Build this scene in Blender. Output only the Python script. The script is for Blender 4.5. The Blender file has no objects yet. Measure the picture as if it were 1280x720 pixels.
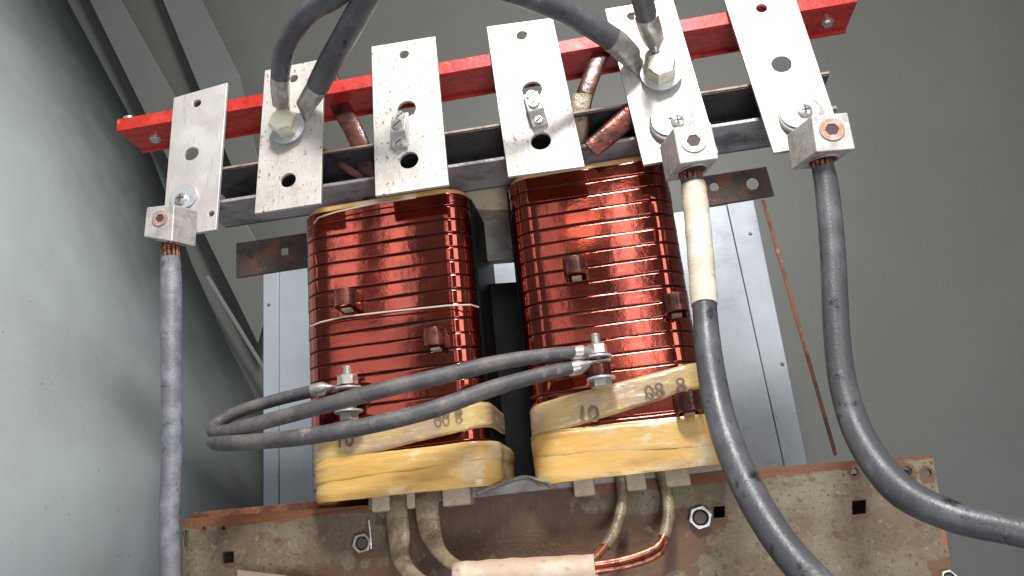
import bpy, math, random
from mathutils import Vector, Matrix, noise
from mathutils.geometry import delaunay_2d_cdt
random.seed(7)
scene = bpy.context.scene
col = scene.collection
R = math.radians

# ------------------------------------------------------------------ camera
F = 1000.0                                   # focal length in photo pixels (1280 wide)
CAM = Vector((0, 0, 1.2))
ROT = Matrix.Rotation(R(7), 3, 'Z') @ Matrix.Rotation(R(107.2), 3, 'X') @ Matrix.Rotation(R(-5.9), 3, 'Z')
cd = bpy.data.cameras.new('camera'); cd.sensor_width = 36; cd.lens = F * 36 / 1280
cd.clip_start = 0.01; cd.clip_end = 100
cam = bpy.data.objects.new('camera', cd); col.objects.link(cam)
cam.matrix_world = Matrix.Translation(CAM) @ ROT.to_4x4()
scene.camera = cam

# ------------------------------------------------------------------ world and lamps
w = bpy.data.worlds.new('World'); scene.world = w; w.use_nodes = True
w.node_tree.nodes['Background'].inputs[0].default_value = (0.80, 0.88, 1.0, 1)
w.node_tree.nodes['Background'].inputs[1].default_value = 0.15
scene.view_settings.view_transform = 'Standard'
scene.view_settings.look = 'None'
scene.view_settings.exposure = 0.0

def lamp(name, loc, target, sx, sy, watts, color=(1, 1, 1)):
    d = bpy.data.lights.new(name, 'AREA'); d.shape = 'RECTANGLE'; d.size = sx; d.size_y = sy
    d.energy = watts; d.color = color
    o = bpy.data.objects.new(name, d); col.objects.link(o)
    o.location = loc
    v = Vector(target) - Vector(loc)
    o.rotation_euler = v.to_track_quat('-Z', 'Y').to_euler()
    return o
lamp('key_lamp', (0.12, -0.30, 3.0), (-0.05, 1.0, 1.55), 0.30, 0.30, 43, (1, 0.97, 0.93))
lamp('wall_fill', (0.2, 0.0, 2.75), (-1.4, 1.4, 1.3), 0.4, 0.4, 14, (0.93, 0.97, 1))  # unseen fill added to brighten the pale side sheet
lamp('low_fill', (0.4, -0.6, 0.7), (0.1, 1.0, 1.4), 0.7, 0.5, 16, (0.93, 0.95, 1))  # unseen low fill added for front faces and the channel underside
# unseen lamp panels added in front, for the bands mirrored in the coil faces
def reflection_panel(x0, y0, x1, y1, L, c=(1, .94, .9), Ym=1.03, Yl=-1.1):
    """an added, unseen lamp panel set where the coil face mirrors it"""
    q = []
    xm, ym = (x0 + x1) / 2, (y0 + y1) / 2
    for x, y in ((x0, ym), (x1, ym), (xm, y0), (xm, y1)):
        d = ROT @ Vector(((x - 640) / F, -(y - 360) / F, -1)); p = CAM + d * (Ym / d.y)
        q.append((p.x + d.x / d.y * (Ym - Yl), p.z + d.z / d.y * (Ym - Yl)))
    wd, hh = abs(q[0][0] - q[1][0]), abs(q[2][1] - q[3][1])
    cx, cz = (q[0][0] + q[1][0]) / 2, (q[2][1] + q[3][1]) / 2
    lamp('reflection_lamp', (cx, Yl, cz), (cx, 1.0, cz), wd, hh, L * math.pi * wd * hh, c)
reflection_panel(405, 262, 434, 395, 2.0)
reflection_panel(482, 250, 520, 400, 2.1)
reflection_panel(400, 405, 520, 560, .9)
lamp('corner_glint_lamp', (1.30, -0.9, 2.15), (0.1, 1.03, 1.55), 0.75, 1.1, 9, (1, .93, .88))  # unseen lamp added for the bright strips on the rounded coil corners
reflection_panel(784, 230, 816, 470, 4.0)
reflection_panel(700, 255, 748, 305, 2.8, (1, .75, .6))
reflection_panel(672, 250, 690, 500, 1.4)
reflection_panel(700, 400, 860, 520, .4)

# ------------------------------------------------------------------ picture -> place helpers
def ray(px, py):
    return ROT @ Vector(((px - 640) / F, -(py - 360) / F, -1))
def P(px, py, Y):
    d = ray(px, py); return CAM + d * (Y / d.y)
ZT, YT, TILT = 1.72, 0.985, 0.118             # the leaning plane of the six plates
PN = Vector((0, 1, -TILT)).normalized()       # points away from the viewer
def PT(px, py, off=0.0):                      # on the plates' front plane (off towards viewer)
    p0 = Vector((0, YT, ZT)) - PN * off
    d = ray(px, py); t = (p0 - CAM).dot(PN) / d.dot(PN)
    return CAM + d * t

# ------------------------------------------------------------------ object helpers
OFF = {}
def tag(o, label=None, cat=None, group=None, kind=None):
    if label: o['label'] = label
    if cat: o['category'] = cat
    if group: o['group'] = group
    if kind: o['kind'] = kind
    return o
def empty(name, loc, label, cat, group=None):
    o = bpy.data.objects.new(name, None); col.objects.link(o); o.location = loc
    o.empty_display_size = 0.01
    OFF[o] = Vector(loc)
    return tag(o, label, cat, group)

class MB:
    def __init__(s): s.v = []; s.f = []; s.m = []
    def add(s, vs, fs, mi=0):
        b = len(s.v); s.v += [Vector(v) for v in vs]
        s.f += [[i + b for i in f] for f in fs]; s.m += [mi] * len(fs); return s
    def prism(s, front, vec, mi=0):
        n = len(front); vec = Vector(vec)
        vs = [Vector(p) for p in front] + [Vector(p) + vec for p in front]
        fs = [list(range(n)), list(range(2 * n - 1, n - 1, -1))]
        fs += [[i, i + n, (i + 1) % n + n, (i + 1) % n] for i in range(n)]
        return s.add(vs, fs, mi)
    def box(s, c, sx, sy, sz, rot=None, mi=0):
        c = Vector(c); M = rot or Matrix.Identity(3)
        q = [c + M @ Vector((a * sx / 2, -sy / 2, b * sz / 2)) for a, b in ((-1, -1), (1, -1), (1, 1), (-1, 1))]
        return s.prism(q, M @ Vector((0, sy, 0)), mi)
    def loft(s, rings, closed=False, cap=True, mi=0):
        n = len(rings[0]); vs = [p for r in rings for p in r]; fs = []
        k = len(rings); rr = k if closed else k - 1
        for i in range(rr):
            a, b = i * n, ((i + 1) % k) * n
            for j in range(n):
                fs.append([a + j, a + (j + 1) % n, b + (j + 1) % n, b + j])
        if cap and not closed:
            fs.append(list(range(n - 1, -1, -1))); fs.append([(k - 1) * n + j for j in range(n)])
        return s.add(vs, fs, mi)
    def tube(s, pts, rad, n=16, mi=0, flat=1.0, up=None, cap=True):
        pts = [Vector(p) for p in pts]; rings = []
        if not hasattr(rad, '__len__'): rad = [rad] * len(pts)
        prev = up.copy() if up else None
        for i, p in enumerate(pts):
            t = (pts[min(i + 1, len(pts) - 1)] - pts[max(i - 1, 0)]).normalized()
            if prev is None: prev = t.orthogonal()
            u = (prev - t * prev.dot(t)).normalized(); prev = u
            v = t.cross(u)
            fl = flat[i] if hasattr(flat, '__len__') else flat
            rings.append([p + u * (math.cos(a) * rad[i] * fl) + v * (math.sin(a) * rad[i])
                          for a in [2 * math.pi * j / n for j in range(n)]])
        return s.loft(rings, cap=cap, mi=mi)
    def cyl(s, a, b, r, n=24, mi=0, r2=None):
        return s.tube([a, b], [r, r if r2 is None else r2], n, mi)
    def build(s, name, mat, parent=None, smooth=True, bevel=0, base=False, ang=35):
        mats = mat if isinstance(mat, (list, tuple)) else [mat]
        if parent is not None:
            o0 = OFF[parent]
        else:
            n = len(s.v); xs = sum(v.x for v in s.v) / n; ys = sum(v.y for v in s.v) / n
            o0 = Vector((xs, ys, min(v.z for v in s.v)))
        me = bpy.data.meshes.new(name); me.from_pydata([v - o0 for v in s.v], [], s.f)
        for m in mats: me.materials.append(m)
        me.polygons.foreach_set('material_index', s.m)
        import bmesh
        bm = bmesh.new(); bm.from_mesh(me); bmesh.ops.recalc_face_normals(bm, faces=bm.faces); bm.to_mesh(me); bm.free()
        if smooth:
            me.polygons.foreach_set('use_smooth', [True] * len(me.polygons))
            me.set_sharp_from_angle(angle=R(ang))
        o = bpy.data.objects.new(name, me); col.objects.link(o)
        OFF[o] = o0
        if parent is not None: o.parent = parent
        else: o.location = o0
        if bevel:
            b = o.modifiers.new('bevel', 'BEVEL'); b.width = bevel; b.segments = 2
            b.limit_method = 'ANGLE'; b.angle_limit = R(50); b.harden_normals = True
        return o

def holed(mb, outer, holes, vec, mi=0):
    """plate from a 3D outline with 3D hole loops, extruded along vec"""
    o = outer[0]; u = (outer[1] - o).normalized(); nn = vec.normalized()
    nn = (outer[1] - o).cross(outer[-1] - o).normalized(); v = nn.cross(u)
    loops = [outer] + holes
    co = []; ed = []
    for lp in loops:
        b = len(co); co += [Vector(((p - o).dot(u), (p - o).dot(v))) for p in lp]
        ed += [(b + i, b + (i + 1) % len(lp)) for i in range(len(lp))]
    r = delaunay_2d_cdt(co, ed, [], 0, 1e-7)
    V = r[0]
    def inside(c, poly):
        k = False
        for i in range(len(poly)):
            a, b = poly[i - 1], poly[i]
            if (a.y > c.y) != (b.y > c.y) and c.x < (b.x - a.x) * (c.y - a.y) / (b.y - a.y) + a.x: k = not k
        return k
    polys = []; b = 0
    for lp in loops: polys.append(co[b:b + len(lp)]); b += len(lp)
    Fc = []
    for f in r[2]:
        c = sum((V[i] for i in f), Vector((0, 0))) / len(f)
        if inside(c, polys[0]) and not any(inside(c, h) for h in polys[1:]): Fc.append(f)
    pts = [o + u * p.x + v * p.y for p in V]; n = len(pts)
    fs = [list(f) for f in Fc] + [[i + n for i in reversed(f)] for f in Fc]
    mb.add(pts + [p + vec for p in pts], fs, mi)
    cnt = {}
    for f in Fc:
        for i in range(len(f)):
            a, b = f[i], f[(i + 1) % len(f)]
            cnt[(a, b)] = 1
    base = len(mb.v) - 2 * n
    for (a, b) in cnt:
        if (b, a) not in cnt:
            mb.f.append([base + a, base + a + n, base + b + n, base + b]); mb.m.append(mi)
    return mb
def circle3(c, r, u, v, n=28):
    return [c + u * (r * math.cos(2 * math.pi * i / n)) + v * (r * math.sin(2 * math.pi * i / n)) for i in range(n)]
def curve(pts, k=10):
    """Catmull-Rom through (x,y,z,r) control points"""
    out = []; p = [pts[0]] + list(pts) + [pts[-1]]
    for i in range(1, len(p) - 2):
        for j in range(k):
            t = j / k
            q = []
            for d in range(len(p[0])):
                a, b, c, e = p[i - 1][d], p[i][d], p[i + 1][d], p[i + 2][d]
                q.append(.5 * (2 * b + (c - a) * t + (2 * a - 5 * b + 4 * c - e) * t * t + (3 * b - a - 3 * c + e) * t ** 3))
            out.append(q)
    out.append(list(p[-2])); return out
def pix_path(lst, k=10):
    """list of (px, py, Y, radius_px) -> points and radii in metres"""
    pts = []
    for (x, y, Y, r) in lst:
        q = P(x, y, Y); depth = -(ROT.transposed() @ (q - CAM)).z
        pts.append((q.x, q.y, q.z, r * depth / F))
    c = curve(pts, k)
    return [Vector(q[:3]) for q in c], [q[3] for q in c]

# ------------------------------------------------------------------ materials
def mat(name, base, rough=0.5, metal=0.0, layers=(), bump=(), coat=0.0, spec=0.5, rough_var=0.0, coat_rough=0.1, aniso=0):
    m = bpy.data.materials.new(name); m.use_nodes = True
    nt = m.node_tree; N = nt.nodes; L = nt.links
    b = N['Principled BSDF']
    b.inputs['Roughness'].default_value = rough; b.inputs['Metallic'].default_value = metal
    b.inputs['Specular IOR Level'].default_value = spec
    b.inputs['Coat Weight'].default_value = coat; b.inputs['Coat Roughness'].default_value = coat_rough
    tc = N.new('ShaderNodeTexCoord')
    def tex(scale, detail, stretch, seed):
        mp = N.new('ShaderNodeMapping'); mp.inputs['Scale'].default_value = stretch
        mp.inputs['Location'].default_value = (seed * 3.1, seed * 1.7, seed)
        L.new(tc.outputs['Object'], mp.inputs[0])
        t = N.new('ShaderNodeTexNoise'); t.inputs['Scale'].default_value = scale
        t.inputs['Detail'].default_value = detail; t.inputs['Roughness'].default_value = 0.6
        L.new(mp.outputs[0], t.inputs[0]); return t.outputs[0]
    cur = None; i = 0
    rgb = N.new('ShaderNodeRGB'); rgb.outputs[0].default_value = (*base, 1); cur = rgb.outputs[0]
    for ly in layers:
        c, scale, lo, hi = ly[:4]
        detail = ly[4] if len(ly) > 4 else 4; st = ly[5] if len(ly) > 5 else (1, 1, 1); i += 1
        n = tex(scale, detail, st, i * 2.3)
        mr = N.new('ShaderNodeMapRange'); mr.inputs[1].default_value = lo; mr.inputs[2].default_value = hi
        mr.interpolation_type = 'SMOOTHSTEP'
        L.new(n, mr.inputs[0])
        mx = N.new('ShaderNodeMix'); mx.data_type = 'RGBA'
        L.new(mr.outputs[0], mx.inputs['Factor']); L.new(cur, mx.inputs['A'])
        mx.inputs['B'].default_value = (*c, 1); cur = mx.outputs['Result']
        if len(ly) > 6:                                    # this layer also changes metal / roughness
            pass
    L.new(cur, b.inputs['Base Color'])
    if rough_var:
        n = tex(25, 5, (1, 1, 1), 9.1)
        mr = N.new('ShaderNodeMapRange'); mr.inputs[1].default_value = .3; mr.inputs[2].default_value = .7
        mr.inputs[3].default_value = max(0, rough - rough_var); mr.inputs[4].default_value = min(1, rough + rough_var)
        L.new(n, mr.inputs[0]); L.new(mr.outputs[0], b.inputs['Roughness'])
    prev = None
    for bp in bump:
        scale, dist = bp[:2]; st = bp[2] if len(bp) > 2 else (1, 1, 1)
        n = tex(scale, 4, st, scale * .37)
        bn = N.new('ShaderNodeBump'); bn.inputs['Strength'].default_value = 1.0
        bn.inputs['Distance'].default_value = dist
        L.new(n, bn.inputs['Height'])
        if prev: L.new(prev, bn.inputs['Normal'])
        prev = bn.outputs[0]
    if prev:
        L.new(prev, b.inputs['Normal'])
        if coat: L.new(prev, b.inputs['Coat Normal'])
    return m
M = {}
M['alu'] = mat('aluminium', (.60, .57, .53), .42, .35,
    layers=[((.55, .50, .47), 30, .45, .75), ((.40, .26, .20), 260, .66, .72, 3), ((.70, .67, .63), 12, .5, .7), ((.50, .44, .40), 70, .56, .72, 6, (3, 1, .25))],
    bump=[(300, .0003)], rough_var=.1)
M['alu_rust'] = mat('pitted_aluminium', (.63, .60, .55), .45, .3,
    layers=[((.50, .45, .40), 25, .45, .75), ((.52, .46, .41), 70, .56, .72, 6, (3, 1, .25)), ((.30, .19, .13), 210, .615, .66, 3, (1, 1, .6)), ((.34, .22, .16), 60, .67, .74)],
    bump=[(300, .0003)], rough_var=.1)
M['cast'] = mat('cast_aluminium', (.56, .53, .50), .5, .35, layers=[((.40, .37, .34), 60, .4, .7), ((.68, .66, .64), 200, .55, .7)],
    bump=[(350, .0005)])
M['zinc'] = mat('zinc', (.66, .66, .62), .3, .75, layers=[((.45, .45, .42), 90, .45, .7), ((.75, .72, .55), 40, .55, .7)], bump=[(400, .0002)])
M['washer'] = mat('washer_zinc', (.68, .70, .72), .35, .5, layers=[((.55, .58, .62), 70, .4, .7)], bump=[(300, .0002)])
M['dull_steel'] = mat('dull_steel', (.30, .28, .25), .45, .6, layers=[((.15, .13, .11), 80, .4, .7)], bump=[(300, .0004)])
M['red'] = mat('red_paint', (.52, .028, .02), .42, 0, layers=[((.27, .018, .013), 110, .48, .72, 6), ((.62, .06, .04), 20, .5, .7), ((.16, .03, .025), 180, .62, .7, 3), ((.42, .16, .12), 60, .66, .74, 5)], bump=[(120, .0006)], rough_var=.1)
M['copper_varnish'] = mat('varnished_copper_winding', (.42, .060, .030), .075, .96,
    layers=[((.28, .038, .022), 10, .42, .66, 5), ((.56, .13, .07), 40, .58, .78, 5, (.4, .4, 2)), ((.09, .02, .016), 45, .62, .74, 5)],
    bump=[(9, .0005, (1, 1, .35)), (45, .00018, (.6, .6, .8)), (400, .00003)], coat=.9, coat_rough=.07, rough_var=.035)
M['groove'] = mat('dark_varnish', (.02, .012, .012), .3, 0, coat=.3)
M['copper_tab'] = mat('dark_copper', (.20, .055, .035), .30, .6, layers=[((.06, .02, .018), 45, .42, .6)], bump=[(90, .001)], coat=.4)
M['strap_brown'] = mat('brown_varnished_strap', (.12, .04, .028), .35, .4, layers=[((.035, .018, .016), 40, .42, .6), ((.22, .08, .05), 30, .6, .75)], bump=[(90, .001)], coat=.3)
M['copper'] = mat('bare_copper', (.68, .26, .16), .32, .85, layers=[((.30, .10, .07), 90, .45, .65)], bump=[(200, .0006)])
M['yellow'] = mat('varnished_tape', (.68, .39, .10), .38, 0,
    layers=[((.72, .47, .17), 12, .45, .65, 5, (.5, .5, 1.8)), ((.50, .28, .08), 22, .52, .72, 6, (.5, .5, 2.5)), ((.80, .66, .40), 34, .56, .74, 6, (.6, .6, 1.6)),
            ((.34, .20, .07), 24, .60, .78, 6), ((.62, .52, .30), 9, .50, .66, 4)],
    bump=[(22, .0022, (.5, .5, 2.0)), (110, .0006, (.5, .5, 1.5)), (500, .0002)], coat=.5, coat_rough=.2)
M['tan'] = mat('translucent_glass_tape', (.58, .41, .16), .35, 0,
    layers=[((.45, .31, .20), 14, .45, .6, 5), ((.66, .50, .25), 30, .52, .68, 5, (.5, .5, 2.4)), ((.30, .17, .10), 26, .66, .78, 4)],
    bump=[(30, .003, (.5, .5, 2.2)), (160, .0006)], coat=.5, coat_rough=.2)
M['cord'] = mat('glass_cord', (.55, .47, .38), .6)
M['ink'] = mat('tape_ink', (.17, .12, .07), .6)
M['rubber'] = mat('black_rubber', (.075, .075, .082), .38, 0, layers=[((.14, .14, .15), 18, .42, .72, 6), ((.015, .014, .016), 45, .58, .7, 5), ((.16, .15, .16), 120, .64, .78, 3)],
    bump=[(40, .0009, (1, 1, .5)), (350, .0004)], rough_var=.12)
M['rubber_dusty'] = mat('dusty_rubber', (.075, .07, .075), .55, 0, layers=[((.16, .14, .13), 22, .42, .68, 6), ((.24, .21, .18), 70, .58, .76, 4)],
    bump=[(70, .001), (350, .0005)])
M['rubber_grey'] = mat('grey_rubber', (.15, .15, .17), .45, 0, layers=[((.24, .24, .27), 40, .42, .68, 6), ((.07, .07, .08), 70, .58, .74, 4)],
    bump=[(70, .001), (350, .0006)])
M['rust'] = mat('rusty_channel_steel', (.31, .25, .165), .6, .15,
    layers=[((.24, .175, .11), 8, .42, .62, 5), ((.16, .065, .035), 14, .52, .62, 8), ((.20, .075, .035), 120, .62, .68, 3), ((.42, .36, .26), 40, .58, .72, 5)],
    bump=[(70, .0016), (350, .0006)], rough_var=.12)
def stain(m, boxes):
    """rust stains with their own place on the part: (cx, cz, rx, rz, colour)"""
    nt = m.node_tree; N = nt.nodes; L = nt.links; b = N['Principled BSDF']
    tc = N.new('ShaderNodeTexCoord'); sp = N.new('ShaderNodeSeparateXYZ'); L.new(tc.outputs['Object'], sp.inputs[0])
    nz = N.new('ShaderNodeTexNoise'); nz.inputs['Scale'].default_value = 45; nz.inputs['Detail'].default_value = 8; L.new(tc.outputs['Object'], nz.inputs[0])
    def mth(op, a, b_=None):
        n = N.new('ShaderNodeMath'); n.operation = op
        for i, v in enumerate((a, b_)):
            if v is None: continue
            if isinstance(v, (int, float)): n.inputs[i].default_value = v
            else: L.new(v, n.inputs[i])
        return n.outputs[0]
    cur = b.inputs['Base Color'].links[0].from_socket
    for (cx, cz, rx, rz, c, k) in boxes:
        dx = mth('POWER', mth('ABSOLUTE', mth('DIVIDE', mth('SUBTRACT', sp.outputs[0], cx), rx)), 3)
        dz = mth('POWER', mth('ABSOLUTE', mth('DIVIDE', mth('SUBTRACT', sp.outputs[2], cz), rz)), 3)
        d = mth('ADD', mth('ADD', dx, dz), mth('MULTIPLY', mth('SUBTRACT', nz.outputs[0], .5), k))
        mr = N.new('ShaderNodeMapRange'); mr.inputs[1].default_value = 1.35; mr.inputs[2].default_value = .7; mr.interpolation_type = 'SMOOTHSTEP'
        L.new(d, mr.inputs[0])
        mx = N.new('ShaderNodeMix'); mx.data_type = 'RGBA'; L.new(mr.outputs[0], mx.inputs['Factor']); L.new(cur, mx.inputs['A']); mx.inputs['B'].default_value = (*c, 1)
        cur = mx.outputs['Result']
    L.new(cur, b.inputs['Base Color'])
M['rust_channel'] = mat('rusty_channel_web', (.215, .185, .125), .62, .1,
    layers=[((.15, .11, .072), 9, .42, .62, 6), ((.13, .07, .042), 45, .54, .70, 8), ((.12, .055, .03), 200, .56, .66, 4), ((.28, .24, .17), 90, .58, .74, 6)],
    bump=[(70, .0018), (350, .0008)], rough_var=.12)
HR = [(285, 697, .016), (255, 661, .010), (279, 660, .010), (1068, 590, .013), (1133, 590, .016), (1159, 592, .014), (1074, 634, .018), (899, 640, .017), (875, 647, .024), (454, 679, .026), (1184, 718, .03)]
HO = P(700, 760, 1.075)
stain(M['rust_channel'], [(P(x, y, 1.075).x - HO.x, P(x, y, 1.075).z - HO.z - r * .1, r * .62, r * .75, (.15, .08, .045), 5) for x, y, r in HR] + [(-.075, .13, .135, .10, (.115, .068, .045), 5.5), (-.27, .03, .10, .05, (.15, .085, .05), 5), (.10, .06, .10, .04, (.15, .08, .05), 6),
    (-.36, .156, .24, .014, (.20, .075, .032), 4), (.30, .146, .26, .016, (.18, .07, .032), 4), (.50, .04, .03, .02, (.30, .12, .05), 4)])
M['rust_dark'] = mat('rusted_strap', (.10, .075, .065), .6, .2, layers=[((.20, .09, .055), 25, .5, .65, 6), ((.05, .04, .04), 40, .55, .7), ((.28, .2, .16), 150, .64, .7, 3)],
    bump=[(80, .0016), (350, .0006)])
M['rust_edge'] = mat('orange_rust', (.24, .09, .045), .75, 0, layers=[((.13, .05, .03), 30, .42, .65, 5), ((.36, .2, .12), 70, .58, .72)], bump=[(120, .002)])
M['channel'] = mat('dark_enamel_steel', (.085, .078, .080), .4, .2, layers=[((.14, .13, .16), 160, .55, .72, 3), ((.03, .028, .032), 20, .5, .7)],
    bump=[(160, .0012)], coat=.3, coat_rough=.25)
M['channel_under_lit'] = mat('lit_speckled_enamel', (.42, .39, .41), .38, .2, layers=[((.48, .45, .48), 170, .55, .7, 3), ((.08, .075, .085), 12, .5, .7)],  # channel enamel made paler for the reflected light its underside catches
    bump=[(160, .0012)], coat=.3, coat_rough=.2)
M['channel_lip'] = mat('tan_edge', (.40, .27, .20), .6, .2, layers=[((.16, .09, .07), 40, .5, .7)])  # tan colour for the front edge of the top flange
M['black'] = mat('black_barrier', (.005, .005, .006), .55, 0, layers=[((.010, .010, .012), 20, .5, .7)], bump=[(6, .001)], spec=.12)
M['core'] = mat('core_steel', (.34, .32, .29), .5, .2, layers=[((.22, .20, .18), 30, .45, .65)], bump=[(60, .001, (.2, 1, 6))])
M['paper'] = mat('pressboard', (.52, .43, .31), .7, 0, layers=[((.40, .32, .22), 30, .45, .65), ((.62, .55, .44), 80, .55, .7)], bump=[(120, .001)])
M['sleeve'] = mat('paper_sleeve', (.58, .42, .31), .6, 0, layers=[((.68, .55, .44), 20, .45, .65), ((.45, .30, .21), 50, .58, .7)], bump=[(60, .0015)])
M['crepe'] = mat('crepe_tape', (.68, .58, .45), .6, 0, layers=[((.76, .70, .60), 20, .45, .65), ((.56, .45, .34), 60, .58, .72)], bump=[(60, .0012, (1, 1, 3))])
M['lead_tape'] = mat('lead_tape', (.16, .115, .07), .45, 0, layers=[((.26, .20, .12), 35, .42, .6), ((.12, .08, .045), 45, .55, .72)], bump=[(70, .003)], coat=.3, coat_rough=.25)
M['panel'] = mat('galvanised_panel', (.47, .51, .55), .3, .2, layers=[((.42, .455, .49), 3, .42, .62, 3), ((.49, .54, .58), 60, .6, .75)], bump=[(3, .002), (300, .0002)], rough_var=.06)
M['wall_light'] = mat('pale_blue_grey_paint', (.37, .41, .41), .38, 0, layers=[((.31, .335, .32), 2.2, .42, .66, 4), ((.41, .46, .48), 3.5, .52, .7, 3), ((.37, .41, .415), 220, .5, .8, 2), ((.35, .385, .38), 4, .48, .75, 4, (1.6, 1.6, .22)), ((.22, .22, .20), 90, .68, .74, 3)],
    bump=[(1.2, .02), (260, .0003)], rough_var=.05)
M['wall_dark'] = mat('olive_grey_and_shade_paint', (.135, .138, .124), .5, 0, layers=[((.145, .150, .136), 3, .42, .66, 3), ((.11, .113, .102), 200, .5, .8, 2), ((.135, .132, .124), 7, .5, .75, 3)],
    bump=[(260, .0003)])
M['wall_half_shade'] = mat('half_shade_paint', (.145, .150, .138), .5, 0, layers=[((.16, .166, .155), 3, .42, .66, 3)], bump=[(260, .0006)])
M['wall_mid'] = mat('grey_paint', (.31, .345, .345), .45, 0, layers=[((.26, .29, .29), 4, .42, .66, 4)], bump=[(260, .0004)])
M['zinc_yellow'] = mat('yellow_zinc', (.72, .68, .50), .3, .6, layers=[((.60, .60, .52), 60, .42, .65), ((.74, .66, .40), 40, .55, .7)], bump=[(300, .0002)])
M['wall_shade'] = mat('dark_grey_paint', (.15, .16, .155), .4, 0, layers=[((.19, .205, .20), 4, .42, .66, 5, (1, 1, .4)), ((.11, .115, .11), 9, .5, .72, 5)], bump=[(260, .0004)])
M['wall_light_streak'] = mat('light_streak_paint', (.20, .215, .21), .45, 0, bump=[(260, .0004)])
M['hole'] = mat('bolt_socket', (.07, .04, .035), .6)
M['orange_ring'] = mat('brown_ring', (.42, .25, .19), .5, .3, layers=[((.55, .42, .36), 60, .45, .65)])
M['white_lug'] = mat('white_plug', (.74, .73, .70), .4)
M['nylon'] = mat('pale_terminal_metal', (.50, .47, .44), .4, .3, layers=[((.62, .60, .58), 90, .45, .65)])
M['yellow_lug'] = mat('tinned_lug', (.50, .47, .43), .35, .6, layers=[((.36, .33, .30), 80, .45, .65), ((.66, .64, .60), 60, .55, .7)], bump=[(200, .0006)])

# ------------------------------------------------------------------ the cabinet round it
# dark back sheet; its olive also stands in for shade on the side wall
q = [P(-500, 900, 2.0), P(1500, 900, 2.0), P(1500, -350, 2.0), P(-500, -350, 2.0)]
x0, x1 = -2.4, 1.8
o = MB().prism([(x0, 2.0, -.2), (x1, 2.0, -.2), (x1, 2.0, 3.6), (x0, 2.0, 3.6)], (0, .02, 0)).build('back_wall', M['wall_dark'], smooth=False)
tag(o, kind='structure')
# pale bent side sheet, its slanting edge shaped to draw the wall's diagonal shadows
def sheet(name, px, mt):
    """px: list of (x, y, Y) outline; thickness 4 mm away from the viewer"""
    pts = [P(*p) for p in px]
    n = (pts[1] - pts[0]).cross(pts[2] - pts[0]).normalized()
    if n.y < 0: n = -n
    return MB().prism(pts, n * .004).build(name, mt, smooth=False)
from mathutils.bvhtree import BVHTree
WALL = []
def facet(name, strip, mt, thick=.004):
    """strip: rows of (left point, right point) -> one continuous folded sheet"""
    mb = MB(); rows = [[P(*p) for p in r] for r in strip]
    n = len(rows[0]); vs = [p for r in rows for p in r]; fs = []
    for i in range(len(rows) - 1):
        for j in range(n - 1):
            a = i * n + j
            fs.append([a, a + 1, a + n + 1, a + n])
    mb.add(vs, fs); o = mb.build(name, mt, smooth=True, ang=50); WALL.append(BVHTree.FromPolygons(vs, fs))
    s = o.modifiers.new('thick', 'SOLIDIFY'); s.thickness = thick; s.offset = 1
    return o
# columns of fold lines, from the top edge down to the bottom edge
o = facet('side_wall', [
    # outer-left        fold a              fold b (edge follows the wall's shadow line)
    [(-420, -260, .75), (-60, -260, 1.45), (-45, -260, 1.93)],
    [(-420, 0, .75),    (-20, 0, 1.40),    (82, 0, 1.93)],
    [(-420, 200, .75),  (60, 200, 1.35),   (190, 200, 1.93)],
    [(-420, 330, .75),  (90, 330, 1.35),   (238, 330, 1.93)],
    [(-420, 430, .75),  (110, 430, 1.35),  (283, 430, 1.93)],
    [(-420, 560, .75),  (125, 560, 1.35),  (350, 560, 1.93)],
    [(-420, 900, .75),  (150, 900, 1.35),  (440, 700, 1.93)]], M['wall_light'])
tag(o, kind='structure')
def thing_strip(name, outline, Y, th, mt, label, cat, holes=(), bevel=.0008):
    mb = MB(); pts = [P(x, y, Y) for x, y in outline]
    hs = [[P(x, y, Y) for x, y in h] for h in holes]
    holed(mb, pts, hs, Vector((0, th, 0)))
    o = mb.build(name, mt, bevel=bevel); tag(o, label, cat); return o
def ring_px(x, y, r, n=20): return [(x + r * math.cos(2 * math.pi * i / n), y + r * math.sin(2 * math.pi * i / n)) for i in range(n)]
def sq_px(x, y, s, k=.1): return [(x - s, y - s + k * s), (x + s, y - s - k * s), (x + s, y + s - k * s), (x - s, y + s + k * s)]

# strips added on the dark sheet, painted as the wall's slanting shadow tones
for (pl, lb) in (([(82, -60), (118, -60), (345, 345), (322, 430)], 'slanting painted half-shade strip nearest the side wall, upper left'),
                 ([(170, -80), (212, -80), (300, 95), (330, 235), (300, 235)], 'faint slanting painted half-shade strip behind the left end of the red bar')):
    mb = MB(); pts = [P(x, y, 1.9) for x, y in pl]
    mb.prism(pts, (0, .006, 0)); o = mb.build('shading_strip', M['wall_half_shade'], bevel=.004)
    tag(o, lb, 'shading strip', 'painted light and shade strips on the cabinet sheet')
mb = MB(); mb.prism([P(256, 345, 1.9), P(261, 344, 1.9), P(350, 490, 1.9), P(350, 498, 1.9)], (0, .004, 0)); o = mb.build('shading_strip', M['wall_light_streak'], bevel=.001)  # pale strip painted as a thin streak of light
tag(o, 'thin slanting streak of painted light left of the grey rear panel', 'shading strip', 'painted light and shade strips on the cabinet sheet')

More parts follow.
